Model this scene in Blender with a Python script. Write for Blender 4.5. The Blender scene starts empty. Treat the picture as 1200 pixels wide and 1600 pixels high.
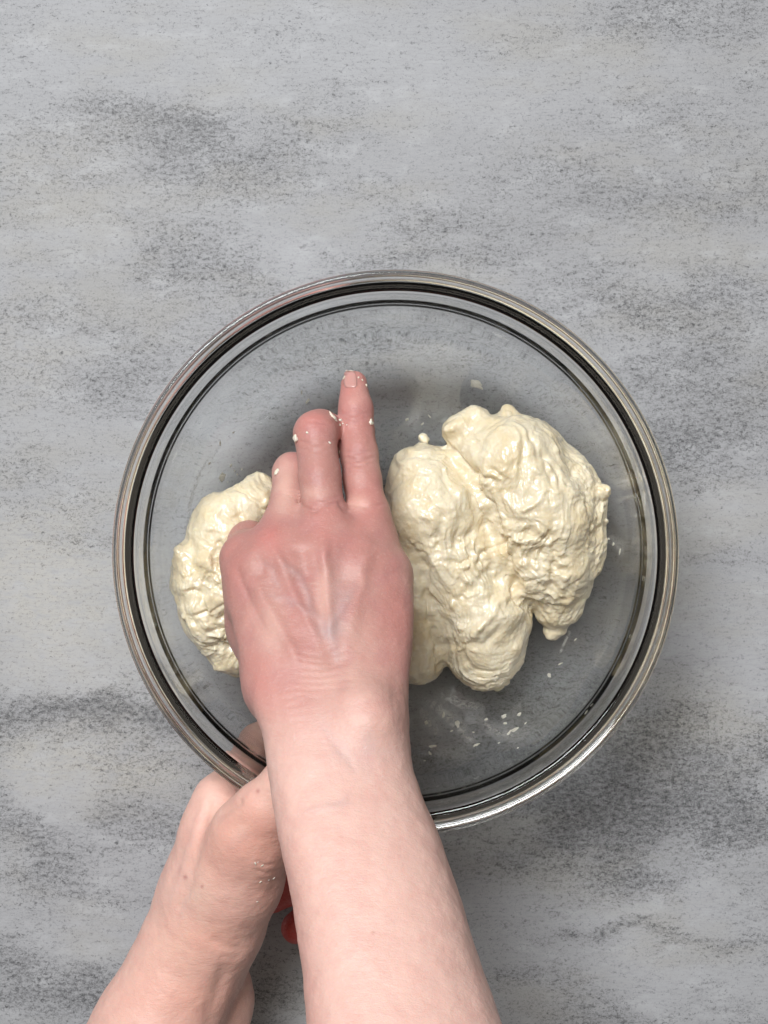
import bpy, bmesh, math, random
import numpy as np
from mathutils import Vector
from mathutils.bvhtree import BVHTree

random.seed(7)
scene = bpy.context.scene
COL = scene.collection

# ------------------------------------------------------------------ camera
CAM_H, FPX = 0.75, 2276.0
cam_d = bpy.data.cameras.new('camera')
cam = bpy.data.objects.new('camera', cam_d)
COL.objects.link(cam)
cam.location = (0, 0, CAM_H)
cam_d.sensor_fit = 'VERTICAL'
cam_d.sensor_height = 36.0
cam_d.lens = FPX / 1600.0 * 36.0
cam_d.clip_start, cam_d.clip_end = 0.01, 50
scene.camera = cam

# ------------------------------------------------------------------ light
world = bpy.data.worlds.new('World')
scene.world = world
world.use_nodes = True
bg = world.node_tree.nodes['Background']
bg.inputs[0].default_value = (1.0, 0.95, 0.89, 1)
bg.inputs[1].default_value = 0.135


def area(name, loc, target, sx, sy, power, color):
    l = bpy.data.lights.new(name, 'AREA')
    l.shape = 'RECTANGLE'
    l.size, l.size_y, l.energy, l.color = sx, sy, power, color
    o = bpy.data.objects.new(name, l)
    COL.objects.link(o)
    o.location = loc
    o.rotation_euler = (Vector(target) - Vector(loc)).to_track_quat('-Z', 'Y').to_euler()
    return o


area('window_light', (-0.62, 1.05, 2.10), (0, -0.02, 0.05), 1.05, 0.95, 73, (0.955, 0.98, 1.0))
area('ceiling_fill', (0.0, 0.45, 2.3), (0, 0, 0.05), 1.8, 1.4, 9, (1.0, 0.89, 0.76))  # added fill lamp standing in for bounce off the ceiling
scene.view_settings.view_transform = 'Standard'
scene.view_settings.look = 'None'
scene.view_settings.exposure = 0.0
scene.view_settings.gamma = 1.0
scene.cycles.max_bounces = 20
scene.cycles.transmission_bounces = 20
scene.cycles.transparent_max_bounces = 12
scene.cycles.sample_clamp_indirect = 6
scene.cycles.blur_glossy = 0.5


# ------------------------------------------------------------------ helpers
def P(px, py, z):
    """point of the scene that lies at height z on the sight line of a photo pixel"""
    d = CAM_H - z
    return np.array([(px - 600.0) * d / FPX, -(py - 800.0) * d / FPX, z])


def to_px(v):
    d = CAM_H - v[:, 2]
    return 600.0 + v[:, 0] * FPX / d, 800.0 - v[:, 1] * FPX / d


_rng = np.random.RandomState(11)
_perm = _rng.permutation(256)
_perm = np.concatenate([_perm, _perm, _perm])
_grad = _rng.normal(size=(256, 3))
_grad /= np.linalg.norm(_grad, axis=1)[:, None]


def noise3(p):
    i = np.floor(p).astype(np.int64)
    f = p - i
    u = f * f * f * (f * (f * 6 - 15) + 10)
    i &= 255
    out = 0
    for dx in (0, 1):
        wx = u[:, 0] if dx else 1 - u[:, 0]
        for dy in (0, 1):
            wy = u[:, 1] if dy else 1 - u[:, 1]
            for dz in (0, 1):
                wz = u[:, 2] if dz else 1 - u[:, 2]
                h = _perm[_perm[_perm[i[:, 0] + dx] + ((i[:, 1] + dy) & 255)] + ((i[:, 2] + dz) & 255)]
                g = _grad[h]
                out = out + wx * wy * wz * (g[:, 0] * (f[:, 0] - dx) + g[:, 1] * (f[:, 1] - dy) + g[:, 2] * (f[:, 2] - dz))
    return out * 1.6


def fbm(p, octaves=4, gain=0.5):
    a, s, q = 1.0, 0.0, p.copy()
    for _ in range(octaves):
        s = s + a * noise3(q)
        a *= gain
        q = q * 2.03 + 17.3
    return s


def ridged(p, octaves=3, gain=0.5):
    a, s, q = 1.0, 0.0, p.copy()
    for _ in range(octaves):
        s = s + a * (1 - np.abs(noise3(q)) * 2)
        a *= gain
        q = q * 2.1 + 5.7
    return s


class Field:
    """signed distance grid; parts are blended in with a smooth minimum"""
    def __init__(self, lo, hi, h):
        self.lo, self.h = np.array(lo, float), h
        self.n = np.ceil((np.array(hi) - self.lo) / h).astype(int) + 1
        self.ax = [self.lo[k] + h * np.arange(self.n[k]) for k in range(3)]
        self.d = np.full(tuple(self.n), 0.03, np.float32)

    def box(self, lo, hi):
        a = np.clip(np.floor((np.array(lo) - self.lo) / self.h).astype(int), 0, self.n)
        b = np.clip(np.ceil((np.array(hi) - self.lo) / self.h).astype(int) + 1, 0, self.n)
        sl = tuple(slice(a[k], b[k]) for k in range(3))
        X, Y, Z = np.meshgrid(*[self.ax[k][sl[k]] for k in range(3)], indexing='ij', sparse=True)
        return sl, X, Y, Z

    def union(self, sl, d, k):
        o = self.d[sl]
        h = np.maximum(k - np.abs(o - d), 0) / k
        self.d[sl] = np.minimum(o, d) - h * h * k * 0.25

    def subtract(self, sl, d, k):
        o = self.d[sl]
        d = -d
        h = np.maximum(k - np.abs(o - d), 0) / k
        self.d[sl] = np.maximum(o, d) + h * h * k * 0.25

    def cone(self, a, b, ra, rb, k=0.006, flat=None, sub=False):
        a, b = np.array(a, float), np.array(b, float)
        m = max(ra, rb) + k + 0.004
        if flat is not None:
            m *= 1.0
        sl, X, Y, Z = self.box(np.minimum(a, b) - m, np.maximum(a, b) + m)
        ba = b - a
        L = max(ba @ ba, 1e-12)
        px, py, pz = X - a[0], Y - a[1], Z - a[2]
        t = np.clip((px * ba[0] + py * ba[1] + pz * ba[2]) / L, 0, 1)
        qx, qy, qz = px - ba[0] * t, py - ba[1] * t, pz - ba[2] * t
        if flat is not None:
            n, s = np.array(flat[0], float), flat[1]
            n /= np.linalg.norm(n)
            c = (qx * n[0] + qy * n[1] + qz * n[2]) * (s - 1)
            qx, qy, qz = qx + c * n[0], qy + c * n[1], qz + c * n[2]
        d = np.sqrt(qx * qx + qy * qy + qz * qz) - (ra + (rb - ra) * t)
        (self.subtract if sub else self.union)(sl, d.astype(np.float32), k)

    def start_fingers(self):
        self.palm, self.acc = self.d.copy(), self.d.copy()

    def finger(self, pts, k, k2):
        """a finger melts into the palm (k) but stays apart from its neighbours"""
        self.d = np.full_like(self.palm, 0.03)
        self.chain(pts, k2)
        f = self.d
        h = np.maximum(k - np.abs(self.palm - f), 0) / k
        f = np.minimum(self.palm, f) - h * h * k * 0.25
        h = np.maximum(0.0008 - np.abs(self.acc - f), 0) / 0.0008
        self.acc = np.minimum(self.acc, f) - h * h * 0.0002
        self.d = self.acc

    def chain(self, pts, k=0.006, flat=None):
        """pts: (point, radius) joints"""
        for (a, ra), (b, rb) in zip(pts[:-1], pts[1:]):
            self.cone(a, b, ra, rb, k, flat)

    def mesh(self):
        """surface nets"""
        d = self.d
        ins = d < 0
        nx, ny, nz = d.shape
        c = np.zeros((nx - 1, ny - 1, nz - 1), np.int8)
        for dx in (0, 1):
            for dy in (0, 1):
                for dz in (0, 1):
                    c += ins[dx:nx - 1 + dx, dy:ny - 1 + dy, dz:nz - 1 + dz]
        act = (c > 0) & (c < 8)
        I = np.argwhere(act)
        idx = np.full(c.shape, -1, np.int64)
        idx[act] = np.arange(len(I))
        acc = np.zeros((len(I), 3))
        cnt = np.zeros(len(I))
        corners = [(x, y, z) for x in (0, 1) for y in (0, 1) for z in (0, 1)]
        for a in corners:
            for ax in range(3):
                if a[ax]:
                    continue
                b = list(a)
                b[ax] = 1
                da = d[I[:, 0] + a[0], I[:, 1] + a[1], I[:, 2] + a[2]].astype(float)
                db = d[I[:, 0] + b[0], I[:, 1] + b[1], I[:, 2] + b[2]].astype(float)
                m = (da < 0) != (db < 0)
                t = np.where(m, da / np.where(m, da - db, 1), 0)
                q = np.tile(np.array(a, float), (len(I), 1))
                q[:, ax] += t
                acc[m] += q[m]
                cnt[m] += 1
        V = self.lo + self.h * (I + acc / cnt[:, None])
        F = []
        for ax in range(3):
            o1, o2 = [k for k in range(3) if k != ax]
            s0 = [slice(1, n - 1) for n in (nx, ny, nz)]
            s0[ax] = slice(0, (nx, ny, nz)[ax] - 1)
            s1 = list(s0)
            s1[ax] = slice(1, (nx, ny, nz)[ax])
            A, B = ins[tuple(s0)], ins[tuple(s1)]
            E = np.argwhere(A != B)
            off = np.array([s.start for s in s0])
            sgn = A[tuple(E.T)]
            E = E + off
            q = []
            for (u, v) in ((-1, -1), (0, -1), (0, 0), (-1, 0)):
                e = E.copy()
                e[:, o1] += u
                e[:, o2] += v
                q.append(idx[e[:, 0], e[:, 1], e[:, 2]])
            q = np.stack(q, 1)
            flip = sgn if ax != 1 else ~sgn
            q[~flip] = q[~flip][:, ::-1]
            F.append(q)
        return V, np.concatenate(F)


def mesh_from(name, V, F):
    me = bpy.data.meshes.new(name)
    V, F = np.asarray(V, float), np.asarray(F)
    me.vertices.add(len(V))
    me.vertices.foreach_set('co', V.ravel())
    k = F.shape[1]
    me.loops.add(F.size)
    me.loops.foreach_set('vertex_index', F.ravel().astype(np.int32))
    me.polygons.add(len(F))
    me.polygons.foreach_set('loop_start', np.arange(0, F.size, k, dtype=np.int32))
    me.polygons.foreach_set('loop_total', np.full(len(F), k, np.int32))
    me.update(calc_edges=True)
    me.validate()
    me.polygons.foreach_set('use_smooth', np.ones(len(me.polygons), bool))
    return me


def relax(V, F, it=2, lam=0.5):
    n = len(V)
    for _ in range(it):
        acc, cnt = np.zeros_like(V), np.zeros(n)
        for a in range(4):
            i, j = F[:, a], F[:, (a + 1) % 4]
            for k in range(3):
                acc[:, k] += np.bincount(i, V[j, k], n) + np.bincount(j, V[i, k], n)
            cnt += np.bincount(i, minlength=n) + np.bincount(j, minlength=n)
        V = V + lam * (acc / np.maximum(cnt, 1)[:, None] - V)
    return V


def subdivide(me, levels=1):
    o = bpy.data.objects.new('tmp', me)
    COL.objects.link(o)
    m = o.modifiers.new('s', 'SUBSURF')
    m.levels = levels
    dg = bpy.context.evaluated_depsgraph_get()
    r = bpy.data.meshes.new_from_object(o.evaluated_get(dg))
    bpy.data.objects.remove(o)
    r.polygons.foreach_set('use_smooth', np.ones(len(r.polygons), bool))
    return r


def get_v(me):
    v = np.empty(len(me.vertices) * 3)
    me.vertices.foreach_get('co', v)
    n = np.empty(len(me.vertices) * 3)
    me.vertices.foreach_get('normal', n)
    return v.reshape(-1, 3), n.reshape(-1, 3)


def set_v(me, v):
    me.vertices.foreach_set('co', np.asarray(v, float).ravel())
    me.update()


def set_col(me, name, rgb):
    a = me.color_attributes.new(name, 'FLOAT_COLOR', 'POINT')
    rgba = np.ones((len(rgb), 4), np.float32)
    rgba[:, :3] = rgb
    a.data.foreach_set('color', rgba.ravel())


def obj(name, me, mat, parent=None):
    o = bpy.data.objects.new(name, me)
    COL.objects.link(o)
    if mat:
        me.materials.clear()
        me.materials.append(mat)
    if parent:
        o.parent = parent
    return o


def tag(o, label=None, cat=None, group=None, kind=None):
    for k, v in (('label', label), ('category', cat), ('group', group), ('kind', kind)):
        if v:
            o[k] = v
    return o


def empty(name, loc=(0, 0, 0)):
    o = bpy.data.objects.new(name, None)
    o.empty_display_size = 0.02
    COL.objects.link(o)
    o.location = loc
    return o


def seg_dist(px, py, pts):
    """distance of 2-D points to a polyline, and parameter 0..1 along it"""
    best, par = np.full(px.shape, 1e9), np.zeros(px.shape)
    n = len(pts) - 1
    for i in range(n):
        (ax, ay), (bx, by) = pts[i], pts[i + 1]
        dx, dy = bx - ax, by - ay
        t = np.clip(((px - ax) * dx + (py - ay) * dy) / (dx * dx + dy * dy + 1e-9), 0, 1)
        d = np.hypot(px - ax - t * dx, py - ay - t * dy)
        m = d < best
        best[m] = d[m]
        par[m] = ((i + t) / n)[m]
    return best, par


def smooth(x, a, b):
    t = np.clip((x - a) / (b - a), 0, 1)
    return t * t * (3 - 2 * t)


# ------------------------------------------------------------------ materials
def new_mat(name):
    m = bpy.data.materials.new(name)
    m.use_nodes = True
    nt = m.node_tree
    return m, nt, nt.nodes['Principled BSDF'], nt.links.new


def node(nt, t, **kw):
    n = nt.nodes.new(t)
    for k, v in kw.items():
        setattr(n, k, v)
    return n


def noise_node(nt, vec, scale, detail=4, rough=0.55, dist=0.0):
    n = node(nt, 'ShaderNodeTexNoise')
    n.inputs['Scale'].default_value = scale
    n.inputs['Detail'].default_value = detail
    n.inputs['Roughness'].default_value = rough
    n.inputs['Distortion'].default_value = dist
    nt.links.new(vec, n.inputs['Vector'])
    return n.outputs['Fac']


def math_node(nt, op, a, b=None, c=None, clamp=False):
    n = node(nt, 'ShaderNodeMath', operation=op, use_clamp=clamp)
    for i, v in enumerate((a, b, c)):
        if v is None:
            continue
        if isinstance(v, (int, float)):
            n.inputs[i].default_value = v
        else:
            nt.links.new(v, n.inputs[i])
    return n.outputs[0]


def mapping(nt, vec, scale):
    n = node(nt, 'ShaderNodeMapping')
    n.inputs['Scale'].default_value = scale
    nt.links.new(vec, n.inputs['Vector'])
    return n.outputs[0]


def mixc(nt, fac, a, b, mode='MIX'):
    n = node(nt, 'ShaderNodeMix', data_type='RGBA', blend_type=mode)
    for s, v in ((n.inputs[0], fac), (n.inputs[6], a), (n.inputs[7], b)):
        if isinstance(v, (int, float)):
            s.default_value = v
        elif isinstance(v, tuple):
            s.default_value = v if len(v) == 4 else v + (1,)
        else:
            nt.links.new(v, s)
    return n.outputs[2]


def ramp01(nt, v, a, b):
    n = node(nt, 'ShaderNodeMapRange', interpolation_type='SMOOTHSTEP')
    nt.links.new(v, n.inputs[0])
    for i, x in ((1, a), (2, b)):
        if isinstance(x, (int, float)):
            n.inputs[i].default_value = x
        else:
            nt.links.new(x, n.inputs[i])
    return n.outputs[0]


def bump(nt, h, dist, strength=1.0, prev=None):
    n = node(nt, 'ShaderNodeBump')
    n.inputs['Strength'].default_value = strength
    n.inputs['Distance'].default_value = dist
    nt.links.new(h, n.inputs['Height'])
    if prev is not None:
        nt.links.new(prev, n.inputs['Normal'])
    return n.outputs[0]


def table_material():
    m, nt, b, L = new_mat('mottled_grey_board')
    co = node(nt, 'ShaderNodeTexCoord').outputs['Object']
    den = node(nt, 'ShaderNodeAttribute', attribute_name='mottle').outputs['Color']
    sep = node(nt, 'ShaderNodeSeparateColor')
    L(den, sep.inputs[0])
    dens, light, beige = sep.outputs[0], sep.outputs[1], sep.outputs[2]
    streak = mapping(nt, co, (1, 2.6, 1))
    fl = noise_node(nt, mapping(nt, co, (1, 1.35, 1)), 520, 4.5, 0.72, 0.6)
    fl2 = noise_node(nt, mapping(nt, co, (1, 1.2, 1)), 1500, 2, 0.6)
    mid = noise_node(nt, streak, 110, 6, 0.72, 0.4)
    # local coverage of dark flecks
    cov = math_node(nt, 'ADD', dens, math_node(nt, 'MULTIPLY', math_node(nt, 'SUBTRACT', mid, 0.48), 1.9))
    th = math_node(nt, 'SUBTRACT', 0.515, math_node(nt, 'MULTIPLY', cov, 0.16))
    mixn = math_node(nt, 'ADD', math_node(nt, 'MULTIPLY', fl, 0.72), math_node(nt, 'MULTIPLY', fl2, 0.28))
    vary = noise_node(nt, mapping(nt, co, (1, 1.6, 1)), 300, 3, 0.6)
    dark = math_node(nt, 'MULTIPLY', ramp01(nt, mixn, th, math_node(nt, 'ADD', th, 0.20)), ramp01(nt, vary, 0.18, 0.68))
    scratch = noise_node(nt, mapping(nt, co, (0.16, 1, 1)), 900, 3, 0.6, 0.2)
    base = mixc(nt, light, (0.275, 0.276, 0.286), (0.385, 0.388, 0.405))
    cloud = ramp01(nt, cov, 0.0, 1.1)
    base = mixc(nt, math_node(nt, 'MULTIPLY', cloud, 0.26), base, (0.15, 0.151, 0.155))
    warm = noise_node(nt, streak, 9, 4, 0.6)
    base = mixc(nt, math_node(nt, 'MULTIPLY', ramp01(nt, warm, 0.46, 0.66), 0.40), base, (0.325, 0.31, 0.275))
    base = mixc(nt, math_node(nt, 'MULTIPLY', beige, ramp01(nt, mid, 0.25, 0.6)), base, (0.48, 0.455, 0.40))
    pale = noise_node(nt, mapping(nt, co, (1, 1.9, 1)), 38, 5, 0.65, 0.3)
    base = mixc(nt, math_node(nt, 'MULTIPLY', ramp01(nt, pale, 0.50, 0.72), 0.48), base, (0.44, 0.445, 0.46))
    base = mixc(nt, math_node(nt, 'MULTIPLY', ramp01(nt, scratch, 0.46, 0.72), 0.22), base, (0.20, 0.20, 0.205))
    colr = mixc(nt, math_node(nt, 'MULTIPLY', dark, 0.92), base, (0.04, 0.04, 0.043))
    tiny = noise_node(nt, co, 1300, 2, 0.7)
    colr = mixc(nt, math_node(nt, 'MULTIPLY', ramp01(nt, tiny, 0.42, 0.72), 0.30), colr, (0.42, 0.425, 0.435))
    L(colr, b.inputs['Base Color'])
    b.inputs['Roughness'].default_value = 0.62
    b.inputs['Specular IOR Level'].default_value = 0.3
    L(bump(nt, mixn, 0.00025, 0.5), b.inputs['Normal'])
    return m


def skin_material(name):
    m, nt, b, L = new_mat(name)
    co = node(nt, 'ShaderNodeTexCoord').outputs['Object']
    c = node(nt, 'ShaderNodeAttribute', attribute_name='tint').outputs['Color']
    blot = noise_node(nt, co, 120, 4, 0.6)
    fine = noise_node(nt, co, 900, 3, 0.6)
    c2 = mixc(nt, math_node(nt, 'MULTIPLY', ramp01(nt, blot, 0.40, 0.70), 0.20), c, (0.55, 0.24, 0.21))
    c2 = mixc(nt, math_node(nt, 'MULTIPLY', ramp01(nt, fine, 0.5, 0.8), 0.14), c2, (0.85, 0.62, 0.52))
    L(c2, b.inputs['Base Color'])
    b.inputs['Subsurface Weight'].default_value = 0.22
    b.inputs['Subsurface Radius'].default_value = (1.0, 0.35, 0.2)
    b.inputs['Subsurface Scale'].default_value = 0.005
    b.inputs['Roughness'].default_value = 0.48
    b.inputs['Specular IOR Level'].default_value = 0.4
    w1 = noise_node(nt, mapping(nt, co, (0.42, 1, 0.8)), 760, 3, 0.6, 0.5)
    w0 = noise_node(nt, co, 210, 3, 0.6, 0.3)
    v = node(nt, 'ShaderNodeTexVoronoi', feature='DISTANCE_TO_EDGE')
    v.inputs['Scale'].default_value = 950
    L(mapping(nt, co, (1, 1.5, 1)), v.inputs['Vector'])
    n0 = bump(nt, w0, 0.0006, 0.3)
    n1 = bump(nt, w1, 0.0005, 0.5, n0)
    n2 = bump(nt, ramp01(nt, v.outputs[0], 0.0, 0.25), 0.00006, 0.4, n1)
    L(n2, b.inputs['Normal'])
    return m


def dough_material(name):
    m, nt, b, L = new_mat(name)
    co = node(nt, 'ShaderNodeTexCoord').outputs['Object']
    n1 = noise_node(nt, co, 60, 4, 0.6, 0.5)
    n2 = noise_node(nt, co, 380, 4, 0.6, 0.4)
    c = mixc(nt, ramp01(nt, n1, 0.35, 0.7), (0.75, 0.665, 0.49), (0.71, 0.59, 0.38))
    c = mixc(nt, math_node(nt, 'MULTIPLY', ramp01(nt, n2, 0.5, 0.75), 0.3), c, (0.88, 0.85, 0.74))
    L(c, b.inputs['Base Color'])
    b.inputs['Subsurface Weight'].default_value = 0.30
    b.inputs['Subsurface Radius'].default_value = (1.0, 0.72, 0.36)
    b.inputs['Subsurface Scale'].default_value = 0.005
    L(math_node(nt, 'ADD', 0.24, math_node(nt, 'MULTIPLY', n2, 0.3)), b.inputs['Roughness'])
    b.inputs['Specular IOR Level'].default_value = 0.5
    w = noise_node(nt, mapping(nt, co, (1.4, 1, 1)), 330, 5, 0.62, 1.2)
    L(bump(nt, w, 0.0011, 0.4), b.inputs['Normal'])
    b.inputs['Coat Weight'].default_value = 0.65
    b.inputs['Coat Roughness'].default_value = 0.12
    return m


def glass_material():
    m, nt, b, L = new_mat('clear_glass')
    nt.nodes.remove(b)
    g = node(nt, 'ShaderNodeBsdfGlass')
    g.inputs['Color'].default_value = (0.985, 0.99, 0.986, 1)
    g.inputs['Roughness'].default_value = 0.0
    g.inputs['IOR'].default_value = 1.48
    L(g.outputs[0], nt.nodes['Material Output'].inputs[0])
    return m


def plain(name, c, rough=0.5, sss=0.0):
    m, nt, b, L = new_mat(name)
    co = node(nt, 'ShaderNodeTexCoord').outputs['Object']
    n = noise_node(nt, co, 700, 3)
    L(mixc(nt, math_node(nt, 'MULTIPLY', n, 0.35), c, tuple(min(1, x * 1.15) for x in c)), b.inputs['Base Color'])
    b.inputs['Roughness'].default_value = rough
    b.inputs['Subsurface Weight'].default_value = sss
    b.inputs['Subsurface Scale'].default_value = 0.002
    return m


def smear_material():
    m, nt, b, L = new_mat('thin_dough_film')
    co = node(nt, 'ShaderNodeTexCoord').outputs['Object']
    a = node(nt, 'ShaderNodeAttribute', attribute_name='cover').outputs['Fac']
    n = noise_node(nt, co, 330, 4, 0.65, 1.5)
    b.inputs['Base Color'].default_value = (0.78, 0.76, 0.70, 1)
    b.inputs['Roughness'].default_value = 0.35
    al = math_node(nt, 'MULTIPLY', a, ramp01(nt, n, 0.33, 0.60))
    tr, tp = node(nt, 'ShaderNodeBsdfTranslucent'), node(nt, 'ShaderNodeBsdfTransparent')
    tr.inputs[0].default_value = (0.9, 0.88, 0.82, 1)
    m1, m2 = node(nt, 'ShaderNodeMixShader'), node(nt, 'ShaderNodeMixShader')
    m1.inputs[0].default_value = 0.6
    L(b.outputs[0], m1.inputs[1])
    L(tr.outputs[0], m1.inputs[2])
    L(al, m2.inputs[0])
    L(tp.outputs[0], m2.inputs[1])
    L(m1.outputs[0], m2.inputs[2])
    L(m2.outputs[0], nt.nodes['Material Output'].inputs[0])
    return m


M_TABLE, M_SKIN, M_DOUGH = table_material(), skin_material('skin'), dough_material('wet_dough')
M_GLASS, M_SMEAR = glass_material(), smear_material()
M_CRUMB = plain('dough_crumb', (0.78, 0.71, 0.60), 0.35, 0.2)
M_FILM = plain('thin_dough_shred', (0.86, 0.83, 0.72), 0.35)
_nt = M_FILM.node_tree
_tr = _nt.nodes.new('ShaderNodeBsdfTranslucent')
_tr.inputs[0].default_value = (0.90, 0.88, 0.80, 1)
_mx = _nt.nodes.new('ShaderNodeMixShader')
_mx.inputs[0].default_value = 0.6
_nt.links.new(_nt.nodes['Principled BSDF'].outputs[0], _mx.inputs[1])
_nt.links.new(_tr.outputs[0], _mx.inputs[2])
_nt.links.new(_mx.outputs[0], _nt.nodes['Material Output'].inputs[0])
M_NAIL = plain('fingernail', (0.53, 0.27, 0.24), 0.3, 0.2)
M_NAIL_TIP = plain('fingernail_edge', (0.80, 0.66, 0.58), 0.35, 0.2)

# ------------------------------------------------------------------ table
# (px, py, rx, ry, amount): darker and lighter patches printed on the board; lower-right ones also hold painted shadow
PATCH = [(160, 190, 150, 60, .5), (330, 215, 130, 35, .75), (120, 180, 90, 25, .35), (330, 290, 130, 45, .6), (60, 290, 130, 50, .42),
         (290, 400, 80, 60, .8), (620, 400, 160, 30, .85), (700, 380, 90, 45, .5), (1080, 30, 170, 40, .6), (1140, 190, 130, 70, .3),
         (560, 200, 90, 60, .22), (890, 265, 120, 45, .48), (1120, 300, 140, 40, .35), (870, 370, 120, 30, .22),
         (950, 465, 110, 30, .75), (1080, 480, 140, 40, .72), (990, 580, 70, 45, .7), (1120, 610, 100, 80, .75), (1060, 690, 80, 60, .85),
         (1180, 690, 90, 40, .6), (1100, 850, 90, 30, .35), (190, 600, 90, 40, .6), (40, 470, 60, 40, .4), (30, 560, 60, 80, .3),
         (150, 545, 140, 60, .3), (80, 790, 90, 35, .5), (160, 830, 70, 30, .4), (20, 690, 60, 60, .35),
         (100, 1110, 120, 32, .95), (200, 1090, 60, 40, .8), (40, 1130, 70, 35, .9), (250, 1130, 40, 30, .6), (130, 1180, 170, 30, .45),
         (20, 1270, 40, 60, .75), (170, 1235, 70, 50, .4), (50, 1350, 90, 40, .6), (230, 1290, 60, 45, .55), (120, 1400, 120, 30, .4),
         (50, 1520, 90, 60, .6), (150, 1550, 60, 35, .7), (390, 1570, 80, 60, .5), (430, 1530, 40, 40, .4),
         (1010, 1140, 60, 50, .9), (960, 1200, 90, 50, .9), (1110, 1200, 60, 50, 1.0), (1180, 1180, 40, 60, .6), (900, 1270, 120, 50, 1.0),
         (1060, 1270, 140, 45, .85), (860, 1330, 70, 35, .7), (1000, 1330, 60, 30, .7), (1170, 1300, 60, 50, .7), (980, 1370, 80, 30, .4),
         (950, 1462, 120, 20, .75), (1100, 1465, 120, 30, .6), (1160, 1430, 60, 30, .4), (880, 1540, 100, 30, .5), (960, 1590, 80, 30, .6),
         (1150, 1580, 80, 40, .4), (700, 520, 160, 50, .4), (520, 540, 120, 50, .4), (450, 600, 100, 60, .35), (950, 1010, 60, 40, .4),
         (760, 1200, 200, 70, .45), (850, 1100, 120, 60, .4)]
CLEAR = [(330, 30, 260, 70, .5), (640, 120, 180, 60, .4), (390, 170, 60, 30, .5), (480, 415, 50, 30, .6), (100, 370, 120, 40, .35),
         (60, 940, 130, 90, .75), (140, 1030, 150, 40, .7), (1130, 800, 110, 40, .7), (1120, 960, 110, 70, .8), (1170, 1060, 60, 60, .7),
         (1050, 1420, 160, 40, .6), (1080, 1520, 140, 40, .6), (130, 1180, 80, 25, .5), (100, 1235, 60, 30, .6), (300, 660, 60, 60, .3),
         (800, 160, 200, 40, .2), (180, 1480, 120, 40, .35), (60, 1460, 60, 30, .3), (1060, 390, 130, 30, .3)]


def build_table():
    n = 440
    xs = np.linspace(-0.66, 0.66, n)
    X, Y = np.meshgrid(xs, xs, indexing='ij')
    V = np.stack([X.ravel(), Y.ravel(), np.zeros(n * n)], 1)
    i = np.arange(n * n).reshape(n, n)
    F = np.stack([i[:-1, :-1].ravel(), i[1:, :-1].ravel(), i[1:, 1:].ravel(), i[:-1, 1:].ravel()], 1)
    px, py = to_px(V)
    w = np.stack([V[:, 0] * 14, V[:, 1] * 30, np.zeros(len(V))], 1)
    wx, wy = 75 * fbm(w * 1.4 + 3, 4), 38 * fbm(w * 1.4 + 31, 4)
    st = fbm(np.stack([V[:, 0] * 9, V[:, 1] * 34, np.full(len(V), 4.2)], 1), 4, 0.6)
    inside = smooth(px, -500, -100) * (1 - smooth(px, 1300, 1700)) * smooth(py, -500, -100) * (1 - smooth(py, 1700, 2100))
    d = 0.12 + 0.40 * st * (1 - 0.30 * inside)
    lt = 0.45 + 0.25 * fbm(np.stack([V[:, 0] * 6, V[:, 1] * 14, np.full(len(V), 9.1)], 1), 3)
    for (cx, cy, rx, ry, a) in PATCH:
        d += (0.64 + 0.30 * (cy > 1080)) * a * np.exp(-(((px + wx - cx) / rx) ** 2 + ((py + wy - cy) / ry) ** 2) ** 1.3)
    for (cx, cy, rx, ry, a) in CLEAR:
        g = np.exp(-(((px + wx - cx) / rx) ** 2 + ((py + wy - cy) / ry) ** 2) ** 1.2)
        d -= 0.55 * a * g
        lt += 0.5 * a * g
    be = np.zeros(len(V))
    for (cx, cy, rx, ry, a) in ((70, 950, 170, 110, .55), (150, 1190, 150, 45, .55), (70, 830, 150, 60, .35), (90, 240, 120, 50, .25), (40, 560, 70, 90, .3), (1090, 1130, 90, 50, .35), (180, 330, 120, 40, .2)):
        be += a * np.exp(-(((px + wx - cx) / rx) ** 2 + ((py + wy - cy) / ry) ** 2))
    me = mesh_from('tabletop', V, F)
    set_col(me, 'mottle', np.stack([np.clip(d, 0, 3) / (1 + 0.45 * np.clip(d, 0, 3) ** 2) ** 0.5, np.clip(lt, 0, 1), np.clip(be, 0, .8)], 1))
    o = obj('tabletop', me, M_TABLE)
    tag(o, 'grey mottled concrete look tabletop under the glass bowl', 'tabletop', kind='structure')
    return o


build_table()

# ------------------------------------------------------------------ bowl
BC = P(618, 864, 0.105)
BX, BY = BC[0], BC[1]
RIM_R, RIM_Z, EXP = 0.1258, 0.105, 2.7
R_OUT, H_OUT, WALL = 0.1196, 0.086, 0.0049


def wall_out(z):
    u = np.clip(1 - z / H_OUT, 0, 1)
    return R_OUT * (1 - u ** EXP) ** (1 / EXP)


def wall_in(z):
    """inside radius of the bowl at height z"""
    z0 = 0.0055
    u = np.clip(1 - (z - z0) / (H_OUT - z0 + 0.004), 0, 1)
    return (R_OUT - WALL) * np.maximum(1 - u ** EXP, 0) ** (1 / EXP)


def lathe(name, prof, seg=256, closed=False):
    a = np.linspace(0, 2 * math.pi, seg, endpoint=False)
    V = np.concatenate([np.stack([r * np.cos(a), r * np.sin(a), np.full(seg, z)], 1) for r, z in prof])
    F = []
    k = np.arange(seg)
    m = len(prof)
    for i in range(m if closed else m - 1):
        p0, p1 = i * seg, ((i + 1) % m) * seg
        F.append(np.stack([p0 + k, p0 + (k + 1) % seg, p1 + (k + 1) % seg, p1 + k], 1))
    return V, np.concatenate(F)


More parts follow.
